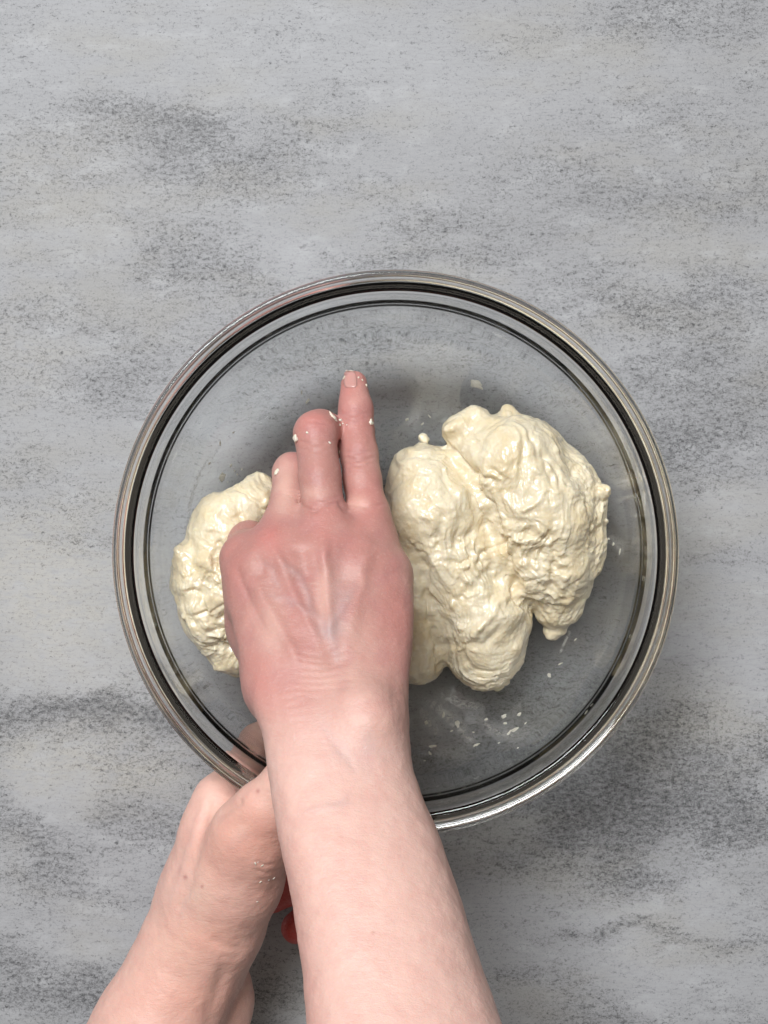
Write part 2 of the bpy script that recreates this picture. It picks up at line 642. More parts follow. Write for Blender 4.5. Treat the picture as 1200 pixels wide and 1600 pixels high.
def resample(pts, step):
    """smooth closed/open profile through the points (Catmull-Rom)"""
    pts = np.array(pts)
    out = []
    for i in range(len(pts) - 1):
        p0, p1, p2, p3 = pts[max(i - 1, 0)], pts[i], pts[i + 1], pts[min(i + 2, len(pts) - 1)]
        n = max(2, int(np.linalg.norm(p2 - p1) / step))
        for t in np.linspace(0, 1, n, endpoint=False):
            out.append(0.5 * (2 * p1 + (p2 - p0) * t + (2 * p0 - 5 * p1 + 4 * p2 - p3) * t * t + (3 * p1 - p0 - 3 * p2 + p3) * t ** 3))
    out.append(pts[-1])
    return np.array(out)


def build_bowl():
    root = empty('glass_bowl', (BX, BY, 0.0))
    tag(root, 'clear glass mixing bowl with thick ridged rim holding the dough', 'bowl')
    # one section, from the middle of the underside up the outside, over the lip and down the inside
    def z_of(r):
        return H_OUT * (1 - (1 - (r / R_OUT) ** EXP) ** (1 / EXP)) + 0.0008
    foot = [(r, z_of(r)) for r in (0.0002, 0.012, 0.024, 0.036, 0.048, 0.058, 0.067, 0.076, 0.085, 0.093, 0.100)]
    zs = np.array([0.032, 0.038, 0.048, 0.056, 0.064, 0.071])
    outer = [(float(wall_out(z)), float(z)) for z in zs]
    def arc(cr, cz, r, q0, q1, st=15):
        n = int(abs(q1 - q0) / st)
        return [(cr + r * math.cos(math.radians(q0 + (q1 - q0) * k / n)), cz + r * math.sin(math.radians(q0 + (q1 - q0) * k / n))) for k in range(n + 1)]
    lip_out = [(0.1194, 0.0750), (0.1196, 0.0775), (0.1201, 0.0803), (0.1207, 0.0832), (0.1212, 0.0862), (0.1216, 0.0895), (0.1219, 0.0925), (0.1226, 0.0943)]
    lip_out += arc(0.1238, 0.0972, 0.0020, -95, 10) + arc(0.1241, 0.1026, 0.0017, 5, 150, 18)
    lip_in = [(0.1222, 0.1031), (0.1213, 0.1030), (0.1203, 0.1028), (0.1192, 0.1026), (0.1184, 0.1025)] + arc(0.1181, 0.1007, 0.0017, 80, 165, 17)
    lip_in += [(0.1163, 0.0975), (0.1164, 0.0935), (0.1163, 0.0895), (0.1160, 0.0860), (0.1156, 0.0830), (0.1151, 0.0800), (0.1147, 0.0775), (0.1145, 0.0750)]
    zin = np.concatenate([np.linspace(0.072, 0.03, 10), np.linspace(0.027, 0.008, 12), [0.0070, 0.0063, 0.0059]])
    inner = [(float(wall_in(z)), float(z)) for z in zin] + [(0.0002, 0.0055)]
    prof = resample(foot + outer + lip_out + lip_in + inner, 0.0009)
    # cut the section at the lip: wall and rim are two meshes that meet in the same rings
    zc = prof[:, 1]
    top = np.argmax(zc)
    i0 = int(np.argmin(np.abs(zc[:top] - 0.0750)))
    i1 = top + int(np.argmin(np.abs(zc[top:] - 0.0750)))
    V, F = lathe('bowl_wall', prof)
    seg = 256
    fi = np.arange(len(F)) // seg
    rim_m = (fi >= i0) & (fi < i1)
    ng = np.zeros_like(V)
    fv = V[F]
    fn = np.cross(fv[:, 2] - fv[:, 0], fv[:, 3] - fv[:, 1])
    for a in range(4):
        np.add.at(ng, F[:, a], fn)
    ng /= np.maximum(np.linalg.norm(ng, axis=1), 1e-12)[:, None]
    for name, mask in (('bowl_wall', ~rim_m), ('rim', rim_m)):
        f = F[mask]
        used = np.unique(f)
        re = np.full(len(V), -1)
        re[used] = np.arange(len(used))
        me = mesh_from(name, V[used], re[f])
        me.normals_split_custom_set_from_vertices([tuple(x) for x in ng[used]])
        obj(name, me, M_GLASS, root)
    return root


BOWL = build_bowl()


def bowl_point(px, py, lift=0.0):
    """point of the bowl's inside that the photo shows at this pixel, and its normal"""
    lo, hi = 0.0058, 0.075
    for _ in range(40):
        z = 0.5 * (lo + hi)
        p = P(px, py, z)
        r = math.hypot(p[0] - BX, p[1] - BY)
        if r > wall_in(z):
            lo = z
        else:
            hi = z
    p = P(px, py, hi)
    r = math.hypot(p[0] - BX, p[1] - BY)
    e = 1e-4
    s = float((wall_in(hi + e) - wall_in(hi)) / e)      # dr/dz
    n = np.array([-(p[0] - BX) / max(r, 1e-6), -(p[1] - BY) / max(r, 1e-6), s])
    n /= np.linalg.norm(n)
    return p + n * lift, n


# ------------------------------------------------------------------ dough
def build_dough():
    S = Field((-0.112, -0.096, 0.004), (0.120, 0.062, 0.085), 0.0011)

    def c(pts, k=0.003, flat=None):
        S.chain([(P(x, y, z), r) for x, y, z, r in pts], k, flat)
    S.acc = S.d.copy()

    def lobe(k=0.0014):
        """close one lobe: it rests against the others in a sharp crease"""
        h = np.maximum(k - np.abs(S.acc - S.d), 0) / k
        S.acc = np.minimum(S.acc, S.d) - h * h * k * 0.25
        S.d = np.full_like(S.acc, 0.03)
    # long fold, left of the main crease, running down to the lower lobe
    c([(660, 752, .036, .0180), (678, 800, .040, .0235), (708, 870, .038, .0230)], .006)
    c([(690, 740, .031, .0130), (735, 815, .032, .0125)], .006)
    c([(725, 880, .036, .0215), (755, 960, .036, .0225), (758, 1015, .032, .0200)], .005)
    lobe()
    # broad outer fold on the right
    c([(755, 705, .036, .0185), (800, 730, .042, .0250), (840, 800, .044, .0265)], .007)
    c([(840, 715, .030, .0170), (885, 775, .036, .0185), (895, 850, .036, .0175)], .006)
    c([(850, 820, .044, .0215), (868, 890, .040, .0190), (873, 945, .034, .0125)], .005)
    lobe(.002)
    c([(800, 860, .050, .0100), (835, 905, .048, .0095)], .004)
    c([(790, 800, .052, .0085), (850, 835, .056, .0080), (838, 900, .054, .0075)], .005)
    lobe(.002)
    # low flat lobe beside the hand
    c([(636, 850, .036, .0165), (648, 955, .034, .0165), (652, 1020, .030, .0155)], .004)
    lobe()
    # left-hand piece
    c([(395, 790, .050, .0135), (350, 826, .052, .0165), (340, 880, .052, .0165)], .004)
    c([(402, 765, .046, .0085), (412, 790, .048, .0090)], .002)
    c([(292, 868, .058, .0070), (310, 905, .056, .0125), (330, 960, .050, .0155), (366, 1005, .042, .0150)], .003)
    c([(283, 878, .056, .0055), (287, 912, .053, .0070)], .002)
    lobe(.0025)
    c([(320, 880, .066, .0060), (352, 905, .066, .0075)], .002)
    c([(305, 950, .060, .0065), (345, 935, .064, .0070)], .002)
    c([(345, 985, .056, .0080), (380, 960, .058, .0080)], .003)
    c([(322, 1000, .042, .0070), (370, 1032, .036, .0085)], .003)
    c([(340, 900, .034, .020), (360, 970, .030, .018)], .006)
    lobe()
    # the pressed middle under the hand
    c([(390, 880, .030, .020), (470, 900, .022, .016), (560, 900, .022, .018), (660, 880, .028, .020)], .012)
    c([(400, 960, .028, .016), (520, 960, .020, .014), (640, 960, .022, .014)], .012)
    lobe(.004)
    # nubs and torn strands
    c([(905, 765, .048, .0055), (943, 768, .048, .0040)], .003)
    c([(938, 785, .040, .0060), (930, 830, .038, .0070)], .004)
    c([(699, 671, .046, .0030), (715, 668, .046, .004)], .002)
    c([(793, 640, .038, .0040), (800, 660, .042, .006)], .004)
    c([(840, 775, .0665, .0028), (868, 768, .0665, .0032)], .002)
    c([(866, 985, .030, .0050), (884, 984, .028, .0030)], .003)
    c([(706, 676, .040, .0060), (740, 660, .040, .008)], .004)
    c([(735, 1000, .055, .0020), (742, 990, .056, .0022), (775, 955, .058, .0018)], .002)
    c([(780, 1070, .022, .0050), (790, 1075, .020, .003)], .003)
    c([(665, 686, .030, .0022), (662, 682, .030, .0022)], .001)
    lobe()
    S.d = S.acc
    for _ in range(1):                         # no slit thinner than the grid can carry
        for ax in range(3):
            d = S.d
            S.d = (0.5 * d + 0.25 * (np.roll(d, 1, ax) + np.roll(d, -1, ax))).astype(np.float32)
    # stay inside the bowl
    sl, X, Y, Z = S.box(S.lo, S.lo + S.h * S.n)
    r = np.hypot(X - BX, Y - BY)
    wi = (wall_in(Z) - 0.0006) + 0 * X
    gap = np.maximum((r - wi) * 0.8, 0.0064 - Z + 0 * r)
    S.d = np.maximum(S.d, gap.astype(np.float32))
    V, F = S.mesh()
    V = relax(V, F, 2)
    me = subdivide(mesh_from('dough', V, F), 1)
    v, n = get_v(me)
    px, py = to_px(v)
    up = np.clip(n[:, 2] * 1.3 + 0.1, 0, 1)
    inside = np.clip((wall_in(v[:, 2]) - np.hypot(v[:, 0] - BX, v[:, 1] - BY)) / 0.004, 0, 1) * np.clip((v[:, 2] - 0.0075) / 0.004, 0, 1)
    # flowing stretch of the gluten: noise drawn out along a turning direction
    warp = np.stack([fbm(v * 45 + 2, 2), fbm(v * 45 + 40, 2), fbm(v * 45 + 80, 2)], 1)
    ang = 1.15 + 0.9 * noise3(v * 22 + 7)
    ca, sa = np.cos(ang), np.sin(ang)
    q = v + 0.006 * warp
    al, ac = q[:, 0] * ca - q[:, 1] * sa, q[:, 0] * sa + q[:, 1] * ca
    flow = np.stack([al * 70, ac * 130, q[:, 2] * 100], 1)
    jx, jy = px + 22 * noise3(v * 60 + 3), py + 22 * noise3(v * 60 + 33)
    torn = np.zeros(len(v))
    for x, y, rx, ry, a in ((822, 860, 55, 75, 1), (745, 900, 45, 55, .8), (790, 770, 60, 35, .7), (720, 990, 30, 40, .6), (930, 800, 30, 70, .7), (330, 930, 60, 70, .8), (700, 850, 40, 40, .6),
                            (870, 930, 40, 40, .5), (350, 1010, 50, 30, .9), (735, 680, 30, 30, .4), (680, 750, 40, 60, .35), (770, 1060, 60, 25, .4), (900, 740, 25, 40, .5)):
        torn = np.maximum(torn, a * np.exp(-((jx - x) / rx) ** 2 - ((jy - y) / ry) ** 2))
    rough = 0.18 + torn
    flow = np.stack([al * 34, ac * 120, q[:, 2] * 90], 1)
    ribbon = smooth(noise3(v * 42 + 90), -0.15, 0.4)
    disp = 0.0016 * fbm(q * 50, 2) + 0.0004 * fbm(q * 120 + 4, 2)
    disp += 0.0011 * (ridged(flow, 1) - 0.75) * (0.25 + ribbon) * (0.45 + rough)
    disp += rough * 0.0015 * fbm(q * 130 + 9, 4, 0.48)
    disp += 0.0010 * (ridged(flow * 2.0 + 60, 2) - 1.1) * 0.8 * np.maximum(rough - 0.16, 0)
    disp += 0.00014 * fbm(v * 520, 2)
    disp += 0.0004 * (ridged(np.stack([al * 110, ac * 330, q[:, 2] * 250], 1), 2) - 1.1) * (0.25 + 0.9 * torn)
    lump = np.maximum(noise3(v * 190 + 21) - 0.46, 0)
    disp += 0.0045 * lump * (0.2 + rough)
    # hand-placed folds (photo pixels): width px, depth mm
    for pts, w, a in [
        ([(688, 690), (706, 702), (722, 722), (740, 752), (760, 790), (775, 815), (778, 838)], 6, -6.5),
        ([(778, 838), (790, 862), (800, 895), (806, 930), (822, 952), (838, 972)], 6, -6.5),
        ([(692, 1052), (680, 1000), (668, 950), (664, 910), (654, 870)], 7, -6.0),
        ([(735, 735), (752, 748), (775, 754)], 5, -5), ([(765, 730), (785, 746)], 4, -3),
        ([(775, 836), (790, 842), (800, 838)], 4, -4), ([(745, 885), (756, 862), (775, 850), (790, 846)], 4, -3.5),
        ([(740, 930), (745, 905), (758, 890)], 6, -3), ([(800, 895), (775, 905), (755, 895)], 8, -2.4),
        ([(640, 855), (660, 868), (672, 892)], 6, -3), ([(700, 878), (722, 882), (738, 872)], 4, -1.8),
        ([(800, 905), (825, 910), (860, 900)], 5, -2.6), ([(850, 820), (868, 850), (865, 890), (858, 930)], 6, -3),
        ([(862, 790), (858, 770), (840, 782)], 5, -3), ([(820, 670), (850, 720), (868, 760)], 5, -1.6),
        ([(845, 700), (868, 730), (876, 765)], 4, -1.6), ([(912, 790), (922, 770), (906, 755)], 5, -2.2),
        ([(690, 760), (720, 790), (740, 830)], 8, -1.0), ([(730, 1000), (755, 1010), (790, 975)], 7, -1.8),
        ([(688, 1030), (720, 1050), (770, 1048)], 10, -.8), ([(800, 1060), (815, 1020), (826, 990)], 6, -1.2),
        ([(850, 950), (880, 940), (905, 900)], 6, -1.2), ([(700, 975), (705, 1000), (720, 1020)], 6, -.9),
        ([(330, 872), (360, 880), (385, 900)], 5, -4), ([(290, 925), (325, 925), (350, 910)], 5, -3.5),
        ([(300, 962), (330, 955), (362, 940)], 4, -2.5), ([(322, 985), (350, 985), (375, 1005)], 6, -4),
        ([(340, 800), (362, 812), (380, 805)], 5, -1.2), ([(362, 766), (385, 772), (404, 788), (420, 800)], 4, -4),
        ([(345, 1000), (360, 1015), (380, 1020)], 5, -2.5), ([(338, 845), (350, 860), (372, 868)], 5, -1.8),
        # raised strands
        ([(735, 1000), (742, 988), (772, 958), (778, 945)], 5, 1.6), ([(790, 900), (815, 880), (845, 890)], 6, 1.6),
        ([(815, 800), (835, 790), (850, 772)], 5, 2.0), ([(722, 905), (730, 930), (728, 950)], 5, 1.6),
        ([(800, 835), (820, 850), (840, 845)], 5, 1.8), ([(672, 790), (690, 830), (700, 870)], 8, .9),
        ([(775, 700), (805, 760), (830, 800)], 9, 1.0), ([(870, 720), (900, 770), (912, 830)], 8, 1.0),
        ([(320, 925), (345, 915), (358, 925)], 5, 1.6), ([(742, 865), (752, 885), (748, 905)], 5, 1.5),
    ]:
        jit = 5 * noise3(np.stack([px * .05, py * .05, np.full(len(px), w)], 1))
        d, t = seg_dist(px + jit, py - jit, pts)
        taper = np.clip(np.minimum(t, 1 - t) * 6 + 0.25, 0, 1)
        a, w = (a, w) if a > -2 else (0.52 * a, 0.8 * w)
        disp += a * 1e-3 * 0.8 * np.exp(-(d / w) ** 2) * taper * up
    v = v + n * (disp * (0.15 + 0.85 * inside))[:, None]
    # never through the glass
    rr = np.hypot(v[:, 0] - BX, v[:, 1] - BY)
    v[:, 2] = np.maximum(v[:, 2], 0.0061)
    lim = wall_in(v[:, 2]) - 0.0003
    s = np.where(rr > lim, lim / np.maximum(rr, 1e-6), 1.0)
    v[:, 0] = BX + (v[:, 0] - BX) * s
    v[:, 1] = BY + (v[:, 1] - BY) * s
    set_v(me, v)
    o = obj('dough', me, M_DOUGH)
    tag(o, 'wet pale bread dough folded in lumps at the bottom of the glass bowl', 'dough')
    return o


DOUGH = build_dough()


# ------------------------------------------------------------------ person: two arms
def loft(S, rows, k=0.008, n=2.25):
    """forearm and back of the hand: sections (py, left px, right px, centre height, half thickness)"""
    R = []
    for (py, xl, xr, zc, th) in rows:
        a, b = P(xl, py, zc), P(xr, py, zc)
        R.append((a[1], (a[0] + b[0]) / 2, (b[0] - a[0]) / 2, zc, th))
    R = np.array(sorted(R))
    t = np.linspace(R[0, 0], R[-1, 0], 400)
    tab = []
    for j in range(1, 5):
        y = np.interp(t, R[:, 0], R[:, j])
        ker = np.hanning(23)
        ker /= ker.sum()
        tab.append(np.convolve(np.pad(y, 11, mode='reflect', reflect_type='odd'), ker, 'valid'))
    m = 0.02
    lo = (min(R[:, 1] - R[:, 2]) - m, R[0, 0], min(R[:, 3] - R[:, 4]) - m)
    hi = (max(R[:, 1] + R[:, 2]) + m, R[-1, 0] + 0.024, max(R[:, 3] + R[:, 4]) + m)
    sl, X, Y, Z = S.box(lo, hi)
    xc, a, zc, b = [np.interp(Y, t, q) for q in tab]
    q = ((np.abs(X - xc) / a) ** n + (np.abs(Z - zc) / b) ** n) ** (1 / n)
    d = (q - 1) * np.minimum(a, b)
    cap = 0.016
    d = np.where(Y > R[-1, 0], np.hypot(np.maximum(d + cap, 0), Y - R[-1, 0]) - cap, d)
    S.union(sl, d.astype(np.float32), k)


def finish_arm(S, name, label, shade, relief, smoothing=2):
    V, F = S.mesh()
    V = relax(V, F, smoothing)
    me = subdivide(mesh_from(name, V, F), 1)
    v, n = get_v(me)
    px, py = to_px(v)
    up = np.clip(n[:, 2] * 1.2, 0, 1)
    disp = 0.0003 * fbm(v * 90, 3)
    bl = np.zeros(len(v))
    jit = 4 * fbm(np.stack([px * .02, py * .02, 0 * px], 1), 2)
    for pts, w, a, vein in relief:
        d, t = seg_dist(px + jit, py + 0.6 * jit, pts)
        taper = np.clip(np.minimum(t, 1 - t) * 5 + 0.1, 0, 1)
        g = np.exp(-(d / w) ** 2) * taper * up
        disp += a * 1e-3 * g * (0.7 if vein else 1.3)
        if vein:
            bl = np.maximum(bl, vein * np.exp(-(d / (w * 1.1)) ** 2) * taper * up)
    set_v(me, v + n * disp[:, None])
    c = shade(px, py, v, n)
    c = c * (1 - bl[:, None]) + np.array([0.40, 0.33, 0.34]) * bl[:, None]
    set_col(me, 'tint', np.clip(c, 0, 1))
    return me


def blend(c, to, w):
    return c * (1 - w[:, None]) + np.array(to) * w[:, None]


def spot(px, py, x, y, rx, ry=None):
    return np.exp(-((px - x) / rx) ** 2 - ((py - y) / (ry or rx)) ** 2)


person = empty('person', (0.0, -0.26, 0.0))
tag(person, 'bare armed person with one hand in the dough and the other gripping the bowl', 'person')

# --- the arm that kneads
S = Field((-0.085, -0.240, 0.004), (0.075, 0.075, 0.262), 0.0015)
loft(S, [(1690, 500, 808, .230, .0400), (1600, 483, 783, .215, .0385), (1500, 473, 747, .198, .0370), (1400, 458, 717, .183, .0345), (1300, 436, 683, .168, .0310),
         (1250, 428, 660, .160, .0285), (1200, 420, 643, .152, .0260), (1150, 414, 638, .145, .0240), (1100, 396, 636, .138, .0230),
         (1060, 387, 637, .131, .0225), (1010, 374, 642, .124, .0215), (960, 363, 645, .116, .0205), (925, 362, 641, .111, .0195),
         (895, 362, 636, .107, .0180)], k=0.010)
TH = P(440, 1080, .120)
for x, y, z, r in ((432, 858, .1020, .0105), (391, 876, .0930, .0100), (508, 846, .1020, .0110), (574, 844, .0950, .0115)):        # knuckles
    S.cone(P(x, y, z), P(x + 6, y + 60, z + .006), r, r * 1.1, .012)
S.chain([(TH, .0150), (P(410, 980, .090), .0130), (P(412, 910, .068), .0100), (P(425, 870, .048), .0085)], .012)                   # thumb under the palm
S.cone(P(570, 1108, .1565), P(574, 1124, .1585), .0080, .0080, .016)                                                              # wrist bone
S.start_fingers()
S.finger([(P(382, 868, .092), .0088), (P(388, 846, .072), .0085), (P(405, 838, .034), .0080)], .010, .006)                        # index, straight down
S.finger([(P(440, 850, .098), .0100), (P(447, 815, .092), .0094), (P(457, 738, .072), .0086), (P(468, 748, .048), .0083), (P(470, 775, .030), .0078)], .009, .004)
S.finger([(P(508, 846, .102), .0102), (P(506, 805, .0995), .0096), (P(500, 745, .094), .0092), (P(493, 677, .085), .0098), (P(500, 672, .078), .0092), (P(512, 674, .060), .0083), (P(516, 695, .040), .0078)], .009, .003)
S.finger([(P(576, 840, .094), .0102), (P(575, 800, .0905), .0094), (P(566, 750, .084), .0084), (P(561, 708, .078), .0086), (P(557, 670, .073), .0079), (P(556, 640, .069), .0080), (P(553, 600, .062), .0064)], .009, .003)


def shade_right(px, py, v, n):
    c = np.tile(np.array([0.71, 0.46, 0.395]), (len(px), 1))
    hand = 1 - smooth(py, 960, 1230)
    c = blend(c, (0.445, 0.22, 0.19), hand)
    c = blend(c, (0.60, 0.27, 0.22), 0.6 * smooth(-px + 0.15 * (py - 1200), -470, -400) * smooth(py, 1180, 1400))  # pinkish reflected light painted along the forearm's left edge
    for x, y, rx, ry, a in ((425, 840, 30, 28, .8), (505, 820, 28, 45, .35), (580, 790, 30, 40, .35), (490, 660, 32, 24, .65), (553, 600, 30, 40, .55),
                            (556, 650, 40, 60, .3), (540, 850, 30, 50, .3), (440, 1080, 60, 50, .35), (365, 880, 22, 50, .35), (620, 980, 30, 90, .3),
                            (395, 1060, 30, 50, .4), (590, 760, 40, 30, .2), (470, 970, 25, 60, .2)):
        c = blend(c, (0.53, 0.19, 0.17), a * spot(px, py, x, y, rx, ry))
    for x, y, rx, ry, a in ((445, 765, 18, 40, .55), (573, 1115, 40, 26, .5), (540, 1060, 60, 25, .3), (425, 980, 18, 40, .35), (505, 930, 12, 45, .4), (560, 785, 16, 12, .5),
                            (490, 770, 20, 10, .35), (550, 990, 40, 40, .25)):
        c = blend(c, (0.78, 0.52, 0.43), a * spot(px, py, x, y, rx, ry))
    for x, y, rx, ry, a in ((530, 930, 14, 70, .3), (515, 985, 25, 16, .4), (575, 1165, 12, 40, .22), (530, 1255, 20, 6, .2), (555, 1180, 60, 20, .12)):
        c = blend(c, (0.42, 0.34, 0.35), a * spot(px, py, x, y, rx, ry))
    pat = noise3(v * 55) * 0.5 + 0.5
    c = blend(c, (0.60, 0.36, 0.31), (0.12 + 0.3 * hand) * smooth(pat, 0.45, 0.9))
    c = blend(c, (0.44, 0.20, 0.19), 0.40 * hand * smooth(noise3(v * 95 + 9), 0.05, 0.5))
    c = blend(c, (0.50, 0.27, 0.22), 0.8 * spot(px, py, 583, 1457, 3.2))
    c = blend(c, (0.58, 0.36, 0.30), 0.5 * spot(px, py, 497, 1428, 3))
    return c


relief_r = [
    # tendons
    ([(425, 850), (460, 930), (500, 1010)], 9, .9, 0), ([(507, 835), (512, 920), (520, 1010)], 9, 1.1, 0), ([(578, 835), (560, 930), (545, 1010)], 11, .7, 0),
    ([(390, 900), (430, 970), (470, 1040)], 10, .9, 0),
    # veins
    ([(430, 870), (468, 900), (482, 930), (486, 955), (512, 978)], 6, 1.0, .30), ([(512, 978), (530, 965), (545, 930), (552, 900)], 6, .7, .22),
    ([(368, 880), (385, 930), (405, 965), (425, 1000)], 5, -.6, 0), ([(420, 930), (445, 935), (470, 950), (495, 970)], 5, .5, .25),
    ([(512, 978), (520, 1000), (528, 1040)], 7, .5, .3), ([(500, 1120), (520, 1160), (545, 1190), (560, 1215)], 7, -.4, .15),
    ([(470, 1270), (520, 1260), (550, 1240)], 7, .4, .15), ([(400, 870), (425, 890), (440, 930)], 6, -.5, .15),
    # hollows between the knuckles
    ([(470, 850), (478, 910)], 15, -1.2, 0), ([(543, 840), (536, 920)], 15, -1.0, 0), ([(398, 858), (412, 905)], 9, -.8, 0),
    ([(520, 1010), (528, 1045)], 16, -.9, 0),
    # finger creases
    ([(538, 716), (560, 719), (590, 715)], 3, -.5, 0), ([(538, 724), (560, 727), (590, 724)], 2.5, -.35, 0), ([(536, 707), (560, 708), (586, 705)], 2.5, -.3, 0),
    ([(530, 646), (556, 650), (582, 646)], 2.5, -.35, 0), ([(531, 653), (556, 657), (583, 653)], 2, -.25, 0),
    ([(470, 782), (500, 789), (536, 784)], 3, -.5, 0), ([(468, 776), (500, 781), (536, 776)], 2.5, -.3, 0), ([(545, 788), (575, 792), (604, 784)], 3, -.4, 0),
    ([(462, 688), (492, 694), (526, 690)], 2.5, -.3, 0), ([(462, 700), (492, 706), (526, 702)], 2.5, -.22, 0), ([(466, 660), (492, 658), (520, 664)], 2.5, -.25, 0),
    ([(464, 776), (470, 790), (486, 797), (505, 792)], 4, -1.1, 0), ([(530, 782), (540, 796), (550, 800)], 4, -1.0, 0),
    # fine wrist folds
] + [([(455 + 5 * (i % 2), 1020 + 11 * i), (500, 1024 + 11 * i), (560, 1015 + 11 * i)], 3, -.15, 0) for i in range(6)] + [
    ([(410, 1075 + 13 * i), (440, 1080 + 13 * i), (480, 1070 + 13 * i)], 3.5, -.15, 0) for i in range(5)]
me = finish_arm(S, 'arm', '', shade_right, relief_r)
ARM_R = obj('arm', me, M_SKIN, person)
ARM_R.matrix_parent_inverse.identity()
tag(ARM_R, 'arm with its hand kneading between the lumps of dough')

# --- the arm that steadies the bowl
S = Field((-0.165, -0.255, 0.002), (0.010, -0.075, 0.140), 0.0015)
up = ((0.25, 0.1, 1), 0.80)
S.chain([(P(172, 1720, .070), .0285), (P(246, 1600, .068), .0265), (P(292, 1510, .066), .0240), (P(316, 1455, .066), .0230)], .012)
S.chain([(P(330, 1640, .050), .0180), (P(348, 1560, .048), .0130), (P(350, 1530, .048), .0110)], .010)                         # heel of the wrist below
S.chain([(P(318, 1455, .066), .0232), (P(330, 1390, .066), .0215), (P(342, 1310, .066), .0180)], .012)                         # hand edge-on
S.chain([(P(345, 1440, .078), .0200), (P(370, 1368, .086), .0195), (P(393, 1305, .100), .0160), (P(414, 1264, .1090), .0118)], .012)  # ball of the thumb
S.chain([(P(414, 1264, .1090), .0118), (P(450, 1222, .1140), .0100), (P(490, 1170, .113), .0090), (P(515, 1135, .104), .0072)], .007)   # thumb over the rim
S.chain([(P(306, 1395, .078), .0115), (P(328, 1300, .076), .0105), (P(341, 1250, .072), .0100)], .010)                         # index knuckle
S.chain([(P(341, 1250, .072), .0100), (P(396, 1172, .036), .0088), (P(440, 1130, .020), .0080), (P(470, 1100, .016), .0070)], .008)
S.chain([(P(345, 1320, .045), .0150), (P(380, 1250, .022), .0090), (P(430, 1200, .012), .0080)], .010)                         # middle finger under the bowl
S.chain([(P(370, 1370, .042), .0160), (P(470, 1340, .032), .0085), (P(520, 1360, .030), .0082), (P(428, 1394, .034), .0090)], .005)   # ring, curled back
S.chain([(P(360, 1400, .038), .0140), (P(480, 1380, .022), .0080), (P(520, 1400, .022), .0080), (P(463, 1450, .024), .0079)], .004)   # little finger, curled back


def shade_left(px, py, v, n):
    c = np.tile(np.array([0.71, 0.435, 0.365]), (len(px), 1))
    for x, y, rx, ry, a in ((380, 1300, 50, 60, .45), (330, 1340, 40, 60, .25), (320, 1470, 70, 40, .4), (300, 1560, 90, 50, .35), (430, 1330, 30, 60, .4), (420, 1400, 30, 50, .3)):
        c = blend(c, (0.66, 0.28, 0.20), a * spot(px, py, x, y, rx, ry))
    for x, y, rx, ry, a in ((310, 1390, 20, 40, .5), (430, 1240, 30, 30, .35), (375, 1300, 16, 16, .35), (330, 1260, 30, 30, .3), (280, 1480, 60, 60, .3)):
        c = blend(c, (0.76, 0.52, 0.42), a * spot(px, py, x, y, rx, ry))
    for x, y, r in ((403, 1236, 3), (316, 1385, 2.6), (290, 1371, 3.2)):
        c = blend(c, (0.42, 0.17, 0.15), 0.8 * spot(px, py, x, y, r))
    tip = smooth(px, 395, 425) * (1 - smooth(v[:, 2], .046, .056)) * smooth(py, 1330, 1370)
    c = blend(c, (0.44, 0.035, 0.028), 0.92 * tip)
    return c


relief_l = [([(322, 1240), (300, 1310), (280, 1370), (268, 1420)], 5, .7, .15), ([(330, 1250), (312, 1320), (292, 1400), (275, 1440)], 6, -.7, 0),
            ([(290, 1350), (297, 1400), (282, 1450)], 5, .35, .10), ([(330, 1290), (360, 1262), (380, 1246)], 6, -1.2, 0),
            ([(325, 1466), (350, 1478), (386, 1488)], 8, -.45, 0), ([(340, 1494), (360, 1497), (386, 1494)], 6, -.3, 0),
            ([(352, 1505), (340, 1550), (325, 1610)], 13, -.9, 0), ([(385, 1290), (372, 1310), (350, 1330)], 9, .4, .1),
            ([(398, 1345), (412, 1352), (430, 1349)], 2.5, -.3, 0), ([(395, 1358), (415, 1364), (436, 1358)], 2.5, -.3, 0), ([(404, 1372), (418, 1378), (434, 1374)], 2.5, -.3, 0)]
me = finish_arm(S, 'arm', '', shade_left, relief_l)
ARM_L = obj('arm', me, M_SKIN, person)
tag(ARM_L, 'arm whose hand grips the rim of the bowl from outside')
for o in (ARM_R, ARM_L):
    o.matrix_parent_inverse = person.matrix_world.inverted()
    o.location = (0, 0, 0)
    o.parent = person
    o.matrix_parent_inverse.identity()
    o.location = (-person.location[0], -person.location[1], -person.location[2])


def bvh_of(o):
    me = o.data
    v, _ = get_v(me)
    return BVHTree.FromPolygons([tuple(x) for x in v], [tuple(p.vertices) for p in me.polygons])


BVH_R, BVH_L, BVH_D = bvh_of(ARM_R), bvh_of(ARM_L), bvh_of(DOUGH)


def hit(bvh, px, py):
    d = Vector(P(px, py, 0.0)) - Vector((0, 0, CAM_H))
    loc, nor, _, _ = bvh.ray_cast(Vector((0, 0, CAM_H)), d.normalized(), 2.0)
    return (None, None) if loc is None else (np.array(loc), np.array(nor))


